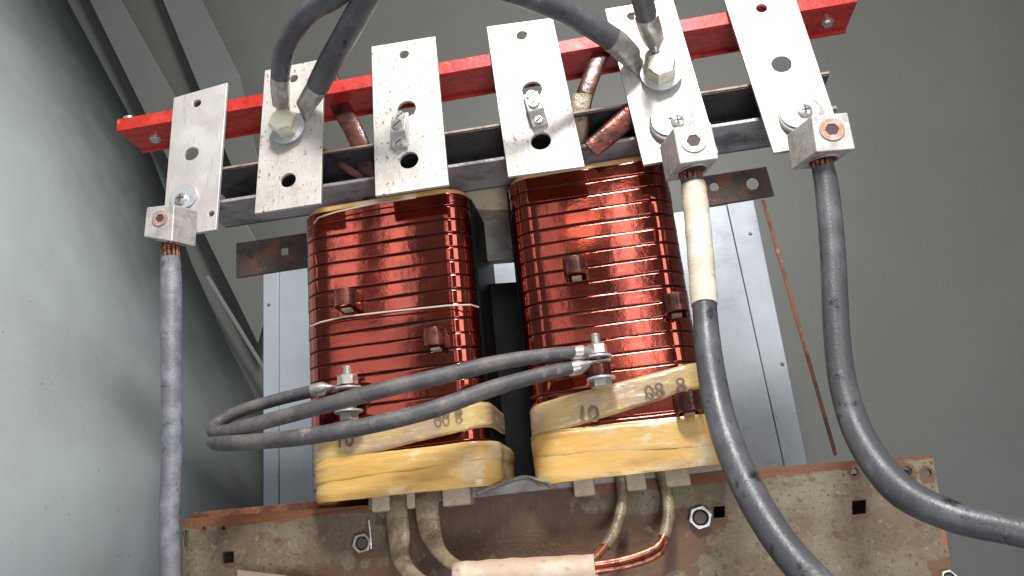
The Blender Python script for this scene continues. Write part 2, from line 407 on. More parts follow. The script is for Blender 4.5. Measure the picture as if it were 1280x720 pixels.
# grey rear panel
root = empty('rear_panel', P(640, 640, 1.6), 'smooth blue-grey sheet metal panel upright behind the two coils', 'panel')
MB().prism([P(349, 660, 1.6), P(985, 605, 1.6), P(908, 256, 1.6), P(349, 338, 1.6)], (0, .01, 0)).build('sheet', M['panel'], root, bevel=.0015)
MB().prism([P(329, 662, 1.597), P(348, 660, 1.597), P(348, 338, 1.597), P(329, 340, 1.597)], (0, .012, 0)).build('flange', M['panel'], root, bevel=.0015)
MB().prism([P(985.8, 605, 1.597), P(1014, 602, 1.597), P(942, 250, 1.597), P(908.8, 255, 1.597)], (0, .012, 0)).build('flange', M['panel'], root, bevel=.0015)
for x, y in ((336, 381), (978, 455), (938, 292)):
    c = P(x, y, 1.597); MB().cyl(c, c + Vector((0, -.004, 0)), .004, 10, r2=.002).build('rivet', M['dull_steel'], root)
# edge of a thin angle at right
o = thing_strip('angle_iron', [(952, 250), (956, 249), (1047, 568), (1043, 570)], 1.55, .004, M['rust_edge'],
                'thin rust-brown upright angle iron edge right of the grey rear panel', 'angle iron', bevel=0)

# rusty straps behind the coils
o = thing_strip('steel_strap', [(295, 304), (388, 290), (388, 333), (295, 347)], 1.22, .006, M['rust_dark'],
    'short dark rusty strap with a square hole poking out left of the coils', 'strap', holes=[sq_px(355, 314, 5)])
o = thing_strip('steel_strap', [(868, 222), (958, 208), (968, 244), (872, 260)], 1.22, .006, M['rust_dark'],
    'dark rusty strap end with two round holes right of the taped cable', 'strap', holes=[ring_px(893, 233, 6), ring_px(941, 229, 8)])

# upper dark C channel, open to the viewer
def chan(name, a, b, Y, D, H, T, mt, lipm, label):
    """a,b: pixels of the two ends of the top front edge"""
    A, B = P(*a, Y), P(*b, Y)
    r = empty(name, (A + B) / 2 - Vector((0, 0, H)), label, 'steel channel')
    up = Vector((0, 0, 1)); bk = Vector((0, 1, 0))
    def beam(p, q, h, d, nm, m):
        MB().prism([p, q, q - up * h, p - up * h], bk * d).build(nm, m, r, bevel=.0008)
    beam(A, B, T, D, 'flange', mt)
    beam(A - bk * .0015 + up * .0005, B - bk * .0015 + up * .0005, T * .7, .0012, 'tan_edge', lipm)
    beam(A + bk * D, B + bk * D, H, T, 'web', mt)
    beam(A - up * (H - T), B - up * (H - T), T, D, 'flange', M['channel_under_lit'])
    return r
chan('upper_channel', (246, 215), (1036, 90), 1.01, .085, .056, .005, M['channel'], M['channel_lip'],
     'dark speckled steel channel running behind the six plates above the coils')

# ------------------------------------------------------------------ red bar
def red_bar():
    Y = 1.0155
    A, B = P(146, 149, Y), P(1068, -14, Y)
    r = empty('red_bar', (A + B) / 2 - Vector((0, 0, .05)), 'red painted steel angle bar that the six aluminium plates hang from', 'bar')
    up = Vector((0, 0, 1)); bk = Vector((0, 1, 0)); h = .021; d = .066; t = .005
    mb = MB()
    # L profile: front leg and lower leg going back, mitred at the left end
    s = (B - A).normalized()
    mb.prism([A, B, B - up * h, A - up * h], bk * t)
    mb.prism([A - up * (h - t) + bk * t, B - up * (h - t) + bk * t, B - up * h + bk * t, A - up * h + bk * t], bk * d)
    mb.prism([A - up * (h - t) + bk * (d), B - up * (h - t) + bk * (d), B - up * (h +.004) + bk * (d), A - up * (h + .004) + bk * (d)], bk * t)
    mb.build('bar', M['red'], r, bevel=.001)
    for (x, y, Yd) in ((182, 158, 1.035), (1040, 12, 1.035), (745, 62, 1.04)):
        c = P(x, y, Yd); c.z = (A.z if x < 500 else B.z) - h
        base = A + (B - A) * ((x - 146) / 922.0)
        c = Vector((base.x, Y + .035, base.z - h))
        if x == 745: continue
        b = MB().cyl(c, c - up * .004, .0085, 20).cyl(c - up * .004, c - up * .008, .0065, 6); b.build('screw', M['zinc'], r)
    for t_, dx in ((.135, 0), (.26, 0), (.395, 0), (.552, 0), (.012, 0)):
        c = A + (B - A) * t_ + bk * .012
        MB().cyl(c - up * .004, c + up * (.010 if t_ > .1 else .006), .0045 if t_ > .1 else .009, 12).build('bolt_tip', M['zinc'], r)
    return r
red_bar()

# ------------------------------------------------------------------ plates
UU = Vector((1, 0, 0)); VV = Vector((0, TILT, 1)).normalized()
def plate(corners, holes, mt, label):
    pts = [PT(x, y) for x, y in corners]
    hs = []
    for (x, y, r) in holes:
        c = PT(x, y); dep = -(ROT.transposed() @ (c - CAM)).z
        hs.append(circle3(c, r * dep / F, UU, VV))
    mb = MB(); holed(mb, pts, hs, PN * .0055)
    o = mb.build('terminal_plate', mt, bevel=.0009)
    tag(o, label, 'metal plate', 'aluminium plates hanging from the red bar'); return o
plate([(217, 122), (284, 103), (270, 287), (202, 298)], [(246, 129, 5.5), (239, 192, 9.5), (264, 267, 4)], M['alu'],
      'aluminium plate with a bluish washer and a cable block, leftmost under the red bar')
plate([(331, 88), (405, 73), (401, 254), (318, 267)], [(367, 98, 5.5), (360, 225, 10)], M['alu_rust'],
      'rust speckled aluminium plate with two lugs under one big bolt, above left coil')
plate([(464, 58), (544, 45), (561, 231), (469, 245)], [(505, 68, 6), (508, 136, 12), (511, 200, 12)], M['alu_rust'],
      'aluminium plate with small screw connector overlapping the top of the left coil')
plate([(608, 33), (691, 22), (731, 208), (635, 221)], [(652, 44, 6.5), (665, 112, 12.5), (676, 176, 12.5)], M['alu_rust'],
      'aluminium plate with small screw connector overlapping the inner top of the right coil')
plate([(756, 11), (841, -3), (898, 191), (804, 206)], [(790, 20, 6)], M['alu'],
      'aluminium plate carrying both a big bolt with two lugs and a cable block')
plate([(903, -8), (989, -20), (1055, 178), (967, 191)], [(952, 10, 6.5), (977, 80, 12)], M['alu'],
      'bright aluminium plate with a cable block, rightmost under the red bar')

# ------------------------------------------------------------------ bolts
def on_plate(x, y, off): return PT(x, y, off)
def washer_mb(mb, c, r, ri, t, n=36):
    ou = circle3(c, r, UU, VV, n); inn = circle3(c, ri, UU, VV, n)
    holed(mb, ou, [inn], -PN * t); return mb
def hexa(mb, c, axis, r, h, rot=0, mi=0):
    axis = axis.normalized(); u = axis.cross(Vector((0.13, .2, 1))).normalized() if abs(axis.z) < .9 else Vector((1, 0, 0)); u = (u - axis * u.dot(axis)).normalized()
    v = axis.cross(u)
    def ringp(rr, hh, n=6): return [c + axis * hh + u * (rr * math.cos(rot + i * math.pi / 3)) + v * (rr * math.sin(rot + i * math.pi / 3)) for i in range(n)]
    mb.loft([ringp(r, 0), ringp(r, h * .86), ringp(r * .86, h)], mi=mi); return mb
def big_bolt(x, y, off, rw, rh, label):
    c = on_plate(x, y, off)
    r = empty('hex_bolt', c, label, 'bolt', 'big hex bolts through the lugs')
    washer_mb(MB(), c, rw, .006, .0025).build('washer', M['washer'], r, bevel=.0005)
    c2 = c - PN * .0027
    mb = MB(); hexa(mb, c2, -PN, rh, .020, .35); mb.build('hex_head', M['zinc_yellow'], r, bevel=.0006)
    return r
big_bolt(359, 160, .0075, .0270, .0205, 'big zinc hex bolt clamping two lugs on the second plate from the left')
big_bolt(826, 92, .0085, .0280, .0215, 'big zinc hex bolt clamping two lugs on the plate with a taped cable')

# ------------------------------------------------------------------ small two-screw connectors on plates three and four
def connector(cx, cy, tilt, label):
    c = on_plate(cx, cy, 0)
    r = empty('screw_connector', c, label, 'connector', 'small screw connectors on the middle plates')
    rot = Matrix.Rotation(tilt, 3, Vector((0, 1, 0)))
    T = Matrix((UU, -PN, VV)).transposed()        # local x, towards the viewer, up
    def L(a, b, h): return c + UU * (a * math.cos(tilt) + b * math.sin(tilt)) + VV * (-a * math.sin(tilt) + b * math.cos(tilt)) - PN * h
    # saddle body: a stepped block with a raised middle
    prof = [(-.032, .0005), (.026, .0005), (.026, .006), (.013, .008), (.008, .017), (-.014, .019), (-.022, .009), (-.032, .007)]
    mb = MB(); left = [L(-.011, b, h) for b, h in prof]; vec = L(.011, 0, 0) - L(-.011, 0, 0)
    mb.prism(left, vec); mb.build('saddle', M['nylon'], r, bevel=.0015)
    for (b, h, rr) in ((-.003, .018, .0085), (.019, .007, .0075), (-.026, .008, .0065)):
        a = L(0, b, h); e = L(0, b, h + .0045)
        mb = MB(); mb.cyl(a, e, rr, 20, r2=rr * .85)
        s = mb.build('screw', M['zinc'], r)
        ax = (UU * .8 + VV * .6).normalized(); n2 = -PN; sd = ax.cross(n2)
        mm = MB(); p = e + n2 * .0002
        mm.prism([p - ax * rr * .75 - sd * .0009, p + ax * rr * .75 - sd * .0009, p + ax * rr * .75 + sd * .0009, p - ax * rr * .75 + sd * .0009], n2 * .0003)
        mm.build('slot', M['hole'], s)
    return r
connector(502, 163, .06, 'small slotted screw connector on the plate over the left coil')
connector(669, 137, -.16, 'small slotted screw connector on the plate over the right coil')

# ------------------------------------------------------------------ cable blocks (set screw lugs)
def cable_block(front, yf, d, k, backpx, face_c, rs, ringm, wash, scr, label, tongue=0):
    F4 = [P(x, y, yf) for x, y in front]
    vec = P(*backpx, yf + d) - F4[k]
    r = empty('cable_block', sum(F4, Vector()) / 4, label, 'cable block', 'set screw cable blocks')
    # top back extends up as a tongue that is bolted to the plate
    mb = MB(); mb.prism(F4, vec); body = mb.build('block', M['cast'], r, bevel=.0018)
    c = P(*face_c, yf - .0004); dep = c.y
    e1 = (F4[1] - F4[0]).normalized(); e2 = (F4[0] - F4[3]).normalized(); nf = e1.cross(e2).normalized()
    if nf.y > 0: nf = -nf
    rr = rs * dep / F
    ou = circle3(c, rr, e1, e2, 30); inn = circle3(c, rr * .56, e1, e2, 6)
    m1 = MB(); holed(m1, ou, [inn], nf * .0012); m1.build('set_screw', ringm, r, bevel=.0004)
    m2 = MB(); m2.cyl(c, c + nf * .0002, rr * .60, 24); m2.build('socket', M['hole'], r)
    # round opening in the underside for the cable
    lo = (F4[2] + F4[3]) / 2 + vec * .5; dn = Vector((0, 0, -1)); w2 = (F4[2] - F4[3]).length * .40
    m4 = MB(); uu = (F4[2] - F4[3]).normalized(); vv = vec.normalized(); nn = uu.cross(vv).normalized(); nn = nn if nn.z < 0 else -nn
    holed(m4, circle3(lo + nn * .0003, w2, uu, vv, 30), [circle3(lo + nn * .0003, w2 * .9, uu, vv, 30)], nn * .0012); m4.build('barrel_rim', M['cast'], r)
    m4 = MB(); m4.cyl(lo, lo + nn * .0006, w2 * .9, 24); m4.build('barrel_opening', M['hole'], r)
    # wash plate tongue + screw
    wc = on_plate(wash[0], wash[1], .0010 + tongue); wr = wash[2] * wc.y / F
    if tongue:
        t0 = on_plate(wash[0] + 2, wash[1] + 6, .0006); MB().tube([t0, t0 - PN * (tongue - .001), t0 - PN * tongue], [wr * 1.16, wr * 1.16, wr * 1.1], 36).build('tongue', M['cast'], r)
    washer_mb(MB(), wc, wr, .003, .0025).build('washer', M['washer'], r, bevel=.0005)
    sc = on_plate(scr[0], scr[1], .0036 + tongue)
    m3 = MB(); m3.tube([sc, sc - PN * .003, sc - PN * .005], [.0095, .009, .005], 20)
    s3 = m3.build('screw_head', M['zinc'], r)
    for ax in (UU, VV):
        sd = ax.cross(PN); p = sc - PN * .0052
        MB().prism([p - ax * .0055 - sd * .001, p + ax * .0055 - sd * .001, p + ax * .0055 + sd * .001, p - ax * .0055 + sd * .001], -PN * .0003).build('slot', M['hole'], s3)
    return r, F4, vec
b1 = cable_block([(183, 259), (218, 255), (215, 302), (179, 296)], .915, .045, 2, (245, 309), (200, 273), 12, M['orange_ring'], (230, 246, 21), (227, 249),
    'grey cable block with socket screw at the foot of the leftmost plate')
b5 = cable_block([(841, 159), (889, 152), (899, 198), (850, 205)], .895, .050, 3, (832, 228), (867, 176), 17, M['white_lug'], (838, 150, 26), (847, 152),
    'grey cable block above the taped cable, right of the right coil', .008)
b6 = cable_block([(1014, 144), (1060, 140), (1070, 186), (1021, 190)], .895, .055, 3, (989, 213), (1040, 162), 16, M['orange_ring'], (999, 141, 25), (1006, 139),
    'grey cable block with brownish ring at the foot of the rightmost plate', .008)

# ------------------------------------------------------------------ cables
def add_strands(root, p, d, r, n=11):
    mb = MB(); d = d.normalized(); u = d.orthogonal().normalized(); v = d.cross(u)
    for i in range(n):
        a = 2 * math.pi * i / n; q = u * math.cos(a) + v * math.sin(a)
        mb.tube([p - d * .024 + q * r * .62, p - d * .006 + q * r * .80, p + d * .016 + q * r * .8], r * .2, 6)
    mb.cyl(p - d * .022, p + d * .014, r * .66, 12)
    return mb.build('copper_strands', M['copper_dark'], root)
M['copper_dark'] = mat('dull_copper_strands', (.36, .15, .09), .4, .7, layers=[((.10, .05, .04), 200, .45, .6)])
def power_cable(path, mt, label, blk, tape=None, group='thick cables hanging from the cable blocks'):
    pts, rad = pix_path(path, 12)
    rng = [1 + .02 * noise.noise(p * 30) for p in pts]
    r = empty('power_cable', pts[-1], label, 'cable', group)
    MB().tube(pts, [a * b for a, b in zip(rad, rng)], 24).build('jacket', mt, r)
    add_strands(r, pts[0] - (pts[1] - pts[0]).normalized() * .006, (pts[1] - pts[0]), rad[0])
    if tape:
        a, b = tape; seg = [(p, q) for p, q in zip(pts, rad) if True][a:b]
        tp, tr = [], []
        for i, (p, q) in enumerate(seg):
            tp.append(p); tr.append(q * (1.10 + (.035 if (i // 3) % 2 else 0)))
        MB().tube(tp, tr, 28).build('tape_wrap', M['crepe'], r)
    return r
power_cable([(213, 322, .935, 11.5), (214, 350, .937, 12.5), (214, 450, .93, 12.5), (215, 560, .925, 12.5), (212, 660, .92, 12.5), (215, 760, .915, 13), (224, 900, .9, 13)],
            M['rubber_grey'], 'straight grey cable hanging below the leftmost cable block', b1)
power_cable([(865, 226, .925, 14), (868, 242, .925, 14), (874, 300, .92, 14.5), (880, 375, .91, 15), (887, 450, .89, 17), (903, 530, .86, 18.5), (935, 610, .82, 20), (985, 690, .78, 21.5), (1060, 765, .74, 23), (1180, 860, .7, 24)],
            M['rubber'], 'thick black cable with cream tape sleeve passing in front of the right coil', b5, tape=(6, 38))
power_cable([(1029, 211, .925, 13.5), (1034, 240, .925, 14.5), (1041, 320, .92, 15.5), (1046, 420, .91, 16), (1056, 490, .9, 17), (1080, 555, .88, 19), (1125, 612, .85, 21), (1190, 645, .82, 20), (1270, 664, .8, 19), (1380, 690, .78, 19)],
            M['rubber'], 'thick black cable hanging from the rightmost block and bending right', b6)

def lug_cable(cable, barrel, tip, mt, label, off, rb, group):
    """cable: pixel path starting off picture and ending at barrel[0]; barrel: two (px,py,off) stations; tip: bolt centre"""
    pts, rad = pix_path(cable, 12)
    r = empty('lug_cable', pts[-1], label, 'cable', group)
    MB().tube(pts, rad, 24).build('jacket', mt, r)
    e = pts[-1]; d0 = (pts[-1] - pts[-3]).normalized()
    T = on_plate(tip[0], tip[1], off)
    bEnd = on_plate(barrel[0], barrel[1], off + rb * .9)
    side = (T - bEnd).cross(PN).normalized()
    mid = e.lerp(bEnd, .5)
    stations = [(e - d0 * .010, rb, 1.0), (e, rb * 1.02, 1.0), (mid, rb * 1.02, 1.0), (bEnd, rb, .95), (bEnd.lerp(T, .22) + PN * rb * .55, rb * 1.0, .35),
                (bEnd.lerp(T, .4) + PN * rb * .8, rb * 1.0, .14), (T, rb * 1.05, .12), (T + (T - bEnd).normalized() * .008, rb * .7, .12)]
    mb = MB(); mb.tube([s[0] for s in stations], [s[1] for s in stations], 24, flat=[s[2] for s in stations], up=-PN)
    mb.build('lug', M['yellow_lug'], r)
    return r
G2 = 'black cables with crimped lugs at the top'
lug_cable([(470, -60, .80, 14), (425, -8, .84, 13.5), (388, 14, .87, 13), (362, 48, .90, 12.5), (352, 80, .93, 12), (350, 104, .955, 11.5)], (352, 130), (356, 156), M['rubber'],
          'curved black cable with crimped lug, left of the two on the second plate', .0035, .0135, G2)
lug_cable([(500, -70, .80, 17), (460, -6, .84, 16), (434, 40, .88, 15.5), (412, 78, .92, 14.5), (397, 108, .955, 14)], (382, 132), (360, 158), M['rubber'],
          'straighter black cable with crimped lug, right of the two on the second plate', .0015, .0145, G2)
lug_cable([(560, -40, .82, 14), (630, -14, .84, 14.5), (670, 0, .86, 14.5), (710, 17, .89, 14.5), (745, 36, .92, 15), (772, 54, .945, 15)], (788, 70), (822, 90), M['rubber'],
          'black cable with crimped lug coming from the left to the fifth plate', .0035, .0165, G2)
lug_cable([(790, -90, .80, 16), (795, -40, .84, 15), (802, -5, .89, 14), (809, 24, .935, 13.5)], (817, 50), (826, 88), M['rubber'],
          'black cable with crimped lug dropping from above onto the fifth plate', .0055, .0155, G2)

# ------------------------------------------------------------------ coils
def rrect(cx, cy, hw, hd, r, n=12, bulge=.0006):
    pts = []
    # flat runs get extra points so tape edges can slope
    def arc(ax, ay, a0):
        for i in range(n + 1):
            a = a0 + (math.pi / 2) * i / n; pts.append((ax + r * math.cos(a), ay + r * math.sin(a)))
    arc(cx + hw - r, cy - hd + r, -math.pi / 2)
    for i in range(1, 10):
        pts.append((cx + hw, cy - hd + r + (2 * hd - 2 * r) * i / 10))
    arc(cx + hw - r, cy + hd - r, 0)
    for i in range(1, 10):
        pts.append((cx + hw - r - (2 * hw - 2 * r) * i / 10, cy + hd))
    arc(cx - hw + r, cy + hd - r, math.pi / 2)
    for i in range(1, 10):
        pts.append((cx - hw, cy + hd - r - (2 * hd - 2 * r) * i / 10))
    arc(cx - hw + r, cy - hd + r, math.pi)
    for i in range(1, 24):
        t = i / 24
        pts.append((cx - hw + r + (2 * hw - 2 * r) * t, cy - hd - bulge * math.sin(math.pi * t)))
    return pts
def band_mb(mb, cx, cy, hw, hd, r, zlo, zhi, rows=8, wob=.0012, seed=0, mi=0, n=12, bulge=.0006, taper=0, ragged=0):
    base = rrect(cx, cy, hw, hd, r, n, bulge); rings = []
    for k in range(rows + 1):
        t = k / rows; ring = []
        edge = 0
        for (x, y) in base:
            z = zlo(x) + (zhi(x) - zlo(x)) * t + ragged * noise.noise(Vector((x * 22, y * 22, seed + t * .8))) + ragged * .5 * noise.noise(Vector((x * 70, y * 70, seed)))
            dx, dy = x - cx, y - cy; L = math.hypot(dx, dy)
            g = wob * noise.noise(Vector((x * 18, y * 18, z * 30 + seed))) - (.0025 if k in (0, rows) else 0) + taper * t
            ring.append(Vector((x + dx / L * g, y + dy / L * g, z)))
        rings.append(ring)
    # inner return so the band has thickness
    inn0 = [Vector((cx + (p.x - cx) * .93, cy + (p.y - cy) * .93, p.z)) for p in rings[0]]
    inn1 = [Vector((cx + (p.x - cx) * .93, cy + (p.y - cy) * .93, p.z)) for p in rings[-1]]
    mb.loft([inn0] + rings + [inn1], cap=False, closed=False, mi=mi)
    mb.loft([inn1, inn0], cap=False, mi=mi)
    return mb
def text_mesh(txt, size, c, mt, parent, name, rot=0, nrm=-1):
    cu = bpy.data.curves.new('t', 'FONT'); cu.body = txt; cu.size = size; cu.extrude = .0002; cu.offset = size * .008; cu.align_x = 'CENTER'; cu.align_y = 'CENTER'
    tmp = bpy.data.objects.new('t', cu); col.objects.link(tmp)
    dg = bpy.context.evaluated_depsgraph_get(); me = bpy.data.meshes.new_from_object(tmp.evaluated_get(dg))
    bpy.data.objects.remove(tmp); bpy.data.curves.remove(cu)
    m4 = Matrix.Rotation(rot, 4, 'Y') @ Matrix.Rotation(R(90), 4, 'X')
    me.transform(Matrix.Translation(c - OFF[parent]) @ m4)
    me.materials.clear(); me.materials.append(mt)
    o = bpy.data.objects.new(name, me); col.objects.link(o); o.parent = parent; OFF[o] = OFF[parent]
    return o

def coil(xl, xr, ztop, zbot, Yf, turns, label, bands, taps, cords, marks, side=1):
    cx, hw = (xl + xr) / 2, (xr - xl) / 2; hd = .105; cy = Yf + hd
    r = empty('coil', (cx, cy, zbot), label, 'coil', 'pair of varnished copper coils')
    mb = MB(); rr = .036
    h = (ztop - zbot) / turns
    rings = []; mats = []
    prof = [(0.0, -.0024), (.05, -.0026), (.085, -.0003), (.11, 0), (.15, 0), (.88, 0), (.92, 0), (.96, -.0003)]
    for i in range(turns):
        jit = .0012 * math.sin(i * 2.7); 
        for t, dlt in prof:
            base = rrect(cx, cy, hw, hd, rr)
            z = zbot + (i + t) * h; ring = []
            for (x, y) in base:
                dx, dy = x - cx, y - cy; L = math.hypot(dx, dy)
                g = dlt + .00025 * noise.noise(Vector((x * 14, y * 14, i * 3.3))) + jit * .25
                sag = .0015 * noise.noise(Vector((x * 9, y * 9, i * 1.1)))
                ring.append(Vector((x + dx / L * g, y + dy / L * g, z + sag)))
            rings.append(ring); mats.append(1 if t in (0.0, .05) else 0)
    n = len(rings[0]); b0 = 0
    mb.loft(rings, cap=True)
    k = 0
    for i in range(len(rings) - 1):
        for j in range(n): mb.m[k] = 1 if i % 8 in (7, 0) else 0; k += 1
    wnd = mb.build('winding', [M['copper_varnish'], M['groove']], r, ang=60)
    # black insulating spacer down the inner side
    sx = cx + side * (hw - .004)
    m = MB(); prof2 = [(sx, Yf + .026), (sx + side * .0065, Yf + .034), (sx + side * .0075, Yf + .06), (sx + side * .0075, Yf + .19), (sx, Yf + .2)]
    m.prism([(x, y, zbot + .01) for x, y in prof2], (0, 0, ztop - zbot - .012)); m.build('side_spacer', M['black'], r, bevel=.001)
    # yellow paper collar at the top
    m = MB(); band_mb(m, cx, cy, hw - .003, hd - .003, rr, lambda x: ztop - .004, lambda x: ztop + .0085, 3, .001, 5); m.build('paper_collar', M['yellow'], r)
    for (nm, mt, grow, zl, zh, seed) in bands:
        m = MB(); band_mb(m, cx + grow[0], cy, hw + grow[1], hd + grow[2], rr, zl, zh, 10, .0016, seed, ragged=.0014 if nm == 'tape_layer' else .0008); m.build(nm, M[mt], r, ang=60)
    for (c, has) in taps:
        c = Vector(c); m = MB(); R1, h2 = .0125, .012
        # strap loop that leaves the winding, rounds a hole and returns
        loop = []
        ang = [R(a) for a in range(-30, 211, 15)]
        path = [c + Vector((.0125, .030, 0))] + [c + Vector((R1 * math.cos(a), -R1 * math.sin(a), 0)) for a in ang][0:] + [c + Vector((-.0125, .030, 0))]
        outer = path; inner = []
        for i, p in enumerate(path):
            t = (path[min(i + 1, len(path) - 1)] - path[max(i - 1, 0)]).normalized(); nn = Vector((-t.y, t.x, 0))
            inner.append(p + nn * .0035)
        up = Vector((0, 0, h2))
        rg = [[a - up, a + up, b + up, b - up] for a, b in zip(outer, inner)]
        m.loft(rg); tb = m.build('tap_loop', M['copper_tab'], r, bevel=.0008)
        m = MB(); m.box(c + Vector((0, .006, -h2 - .002)), .013, .014, .004); m.build('pad', M['paper'], tb, bevel=.001)
    for pts in cords:
        m = MB(); m.tube(pts, .0013, 8); m.build('tie_cord', M['cord'], r)
    for (t, s, c, rot) in marks:
        text_mesh(t, s, c, M['ink'], r, 'printed_mark', rot)
    return r

Yl = 1.03
A = P(394, 450, Yl + .05); B = P(598, 430, Yl)
def zt(px, py, Y=Yl): return P(px, py, Y).z
def line(p1, p2, Y):
    a, b = P(*p1, Y), P(*p2, Y); s = (b.z - a.z) / (b.x - a.x)
    return lambda x, a=a, s=s: a.z + s * (x - a.x)
def lim(fn, lo, hi): return lambda x: max(lo, min(hi, fn(x)))
ztl = zt(480, 252)
zbl = zt(520, 600)
ztr = zt(750, 208); zbr = zt(780, 585)
cl = coil(A.x, B.x, ztl, zbl, Yl, 19, 'copper-red banded coil with yellow tape foot, left of the pair',
    [('tape_foot', 'yellow', (.010, .003, .008), line((400, 628), (635, 604), 1.02), line((400, 574), (620, 548), 1.02), 1),
     ('tape_layer', 'yellow', (.010, .0040, .0088), line((400, 606), (635, 570), 1.02), line((400, 580), (620, 552), 1.02), 12),
     ('tape_wrap', 'tan', (.005, .001, .0050), line((395, 583), (620, 528), 1.025), line((392, 543), (617, 497), 1.025), 4)],
    [(P(432, 374, 1.015), 0), (P(543, 423, 1.015), 0), (P(436, 493, 1.01), 1)],
    [[P(388, 408, 1.032), P(400, 403, 1.022), P(430, 396, 1.02), P(500, 388, 1.018), P(560, 382, 1.02), P(588, 381, 1.022), P(598, 384, 1.04)],
     [P(392, 280, 1.035), P(398, 272, 1.024), P(420, 265, 1.02), P(470, 254, 1.019), P(520, 247, 1.02)],
     ],
    [('10', .027, P(431, 551, 1.018), .05), ('00 8', .022, P(560, 517, 1.018), -.1)])
A2 = P(655, 430, Yl + .03); B2 = P(872, 420, Yl)
cr = coil(A2.x, B2.x, ztr, zbr, Yl, 20, 'copper-red banded coil with yellow tape foot, right of the pair',
    [('tape_foot', 'yellow', (.004, .007, .008), line((672, 606), (892, 581), 1.02), line((665, 540), (880, 517), 1.02), 7),
     ('tape_layer', 'yellow', (.004, .0078, .0088), line((672, 572), (892, 560), 1.02), line((665, 541), (880, 519), 1.02), 15),
     ('tape_wrap', 'tan', (.002, .0045, .0050), line((665, 548), (880, 483), 1.025), line((663, 506), (870, 452), 1.025), 9)],
    [(P(719, 334, 1.015), 0), (P(844, 380, 1.015), 0), (P(860, 503, 1.01), 0), (P(748, 460, 1.01), 1)],
    [], [('10', .028, P(736, 519, 1.018), .08), ('08  8', .026, P(832, 487, 1.018), -.12)], -1)

# fine ties down the inner side of the left coil are part of the core barrier below
# ------------------------------------------------------------------ core between the coils
o = MB(); a = P(560, 226, 1.12); b = P(665, 210, 1.12)
o.prism([P(560, 238, 1.11), P(665, 222, 1.11), P(665, 252, 1.11), P(635, 262, 1.11), P(605, 262, 1.11), P(560, 256, 1.11)], (0, .09, 0))
o = o.build('top_yoke', M['paper'], bevel=.003); tag(o, 'pale core yoke block seen between the tops of the two coils', 'core block')
o = MB().prism([P(560, 262, 1.16), P(665, 248, 1.16), P(665, 322, 1.16), P(560, 330, 1.16)], (0, .02, 0)).build('core_leg', M['core'], bevel=.002)
tag(o, 'grey core sheet between the coils just below the pale yoke', 'core block')
o = MB().prism([P(560, 358, 1.16), P(675, 350, 1.16), P(690, 598, 1.16), P(580, 610, 1.16)], (0, .012, 0)).build('barrier_sheet', M['black'], bevel=.002)
tag(o, 'tall black insulating sheet in the gap between the coils', 'insulating sheet')
# pale strip under coils
o = MB().prism([P(460, 618, 1.07), P(905, 570, 1.07), P(905, 588, 1.07), P(460, 637, 1.07)], (0, .08, 0)).build('bottom_yoke', M['core'], bevel=.002)
tag(o, 'pale grey core yoke strip just above the rusty channel', 'core block')
m = MB(); pth, rd = pix_path([(596, 618, 1.03, 3), (625, 606, 1.04, 3), (655, 597, 1.05, 3), (678, 603, 1.04, 3), (690, 606, 1.03, 3)], 6)
m.tube(pth, .003, 8, flat=3.0, up=Vector((0, 1, 0))); o = m.build('paper_lip', M['core']); tag(o, 'curled pale paper edge between the feet of the two coils', 'paper edge')
for (x, y, wd, lb) in ((475, 630, 24, 'beige spacer block left of the two taped leads'), (513, 626, 12, 'narrow beige spacer block between the two taped leads'), (570, 622, 36, 'beige spacer block right of the two taped leads'),
                   (730, 610, 26, 'beige spacer block left of the copper-ended leads'), (795, 603, 24, 'beige spacer block between the copper-ended leads'), (847, 598, 30, 'beige spacer block right of the copper-ended leads')):
    c = P(x, y, 1.05); w_ = wd / 1000 * 1.05
    o = MB().box(c + Vector((0, .02, .006)), w_, .04, .032).build('spacer_block', M['paper'], bevel=.003)
    tag(o, lb, 'spacer block', 'spacer blocks under the coils')

# ------------------------------------------------------------------ lower rusty channel
root = empty('lower_channel', P(700, 760, 1.075), 'rusty steel channel with square holes under the coils', 'steel channel')
mb = MB(); Yc = 1.075
outer = [P(228, 649, Yc), P(228, 980, Yc), P(1236, 980, Yc), P(1192, 722, Yc), P(1166, 568, Yc), P(830, 594, Yc), P(500, 628, Yc)]
hol = [sq_px(285, 697, 7), ring_px(255, 661, 2.6), ring_px(279, 660, 2.6), ring_px(1068, 590, 4.5), ring_px(1133, 590, 7), ring_px(1159, 592, 5.5), sq_px(1074, 634, 8.5), sq_px(899, 640, 7),
       [(231, 662), (235, 664), (236, 674), (234, 684), (230, 684), (229.5, 672)]]
holed(mb, outer, [[P(x, y, Yc) for x, y in h] for h in hol], Vector((0, .006, 0)))
mb.build('web', M['rust_channel'] if 'rust_channel' in M else M['rust'], root, bevel=.001)
MB().prism([P(228, 649, Yc) + Vector((0, .0062, 0)), P(500, 628, Yc) + Vector((0, .0062, 0)), P(830, 594, Yc) + Vector((0, .0062, 0)), P(1166, 568, Yc) + Vector((0, .0062, 0)),
            P(1166, 573, Yc) + Vector((0, .0062, 0)), P(830, 599, Yc) + Vector((0, .0062, 0)), P(500, 633, Yc) + Vector((0, .0062, 0)), P(228, 654, Yc) + Vector((0, .0062, 0))], (0, .07, 0)).build('flange', M['rust_edge'], root)
MB().prism([P(232, 660, Yc) + Vector((0, .072, 0)), P(232, 1000, Yc) + Vector((0, .072, 0)), P(1236, 1000, Yc) + Vector((0, .072, 0)), P(1160, 582, Yc) + Vector((0, .072, 0))], (0, .004, 0)).build('hole_shade_sheet', M['rust_dark'], root)  # dark sheet added behind the web so its holes look shaded
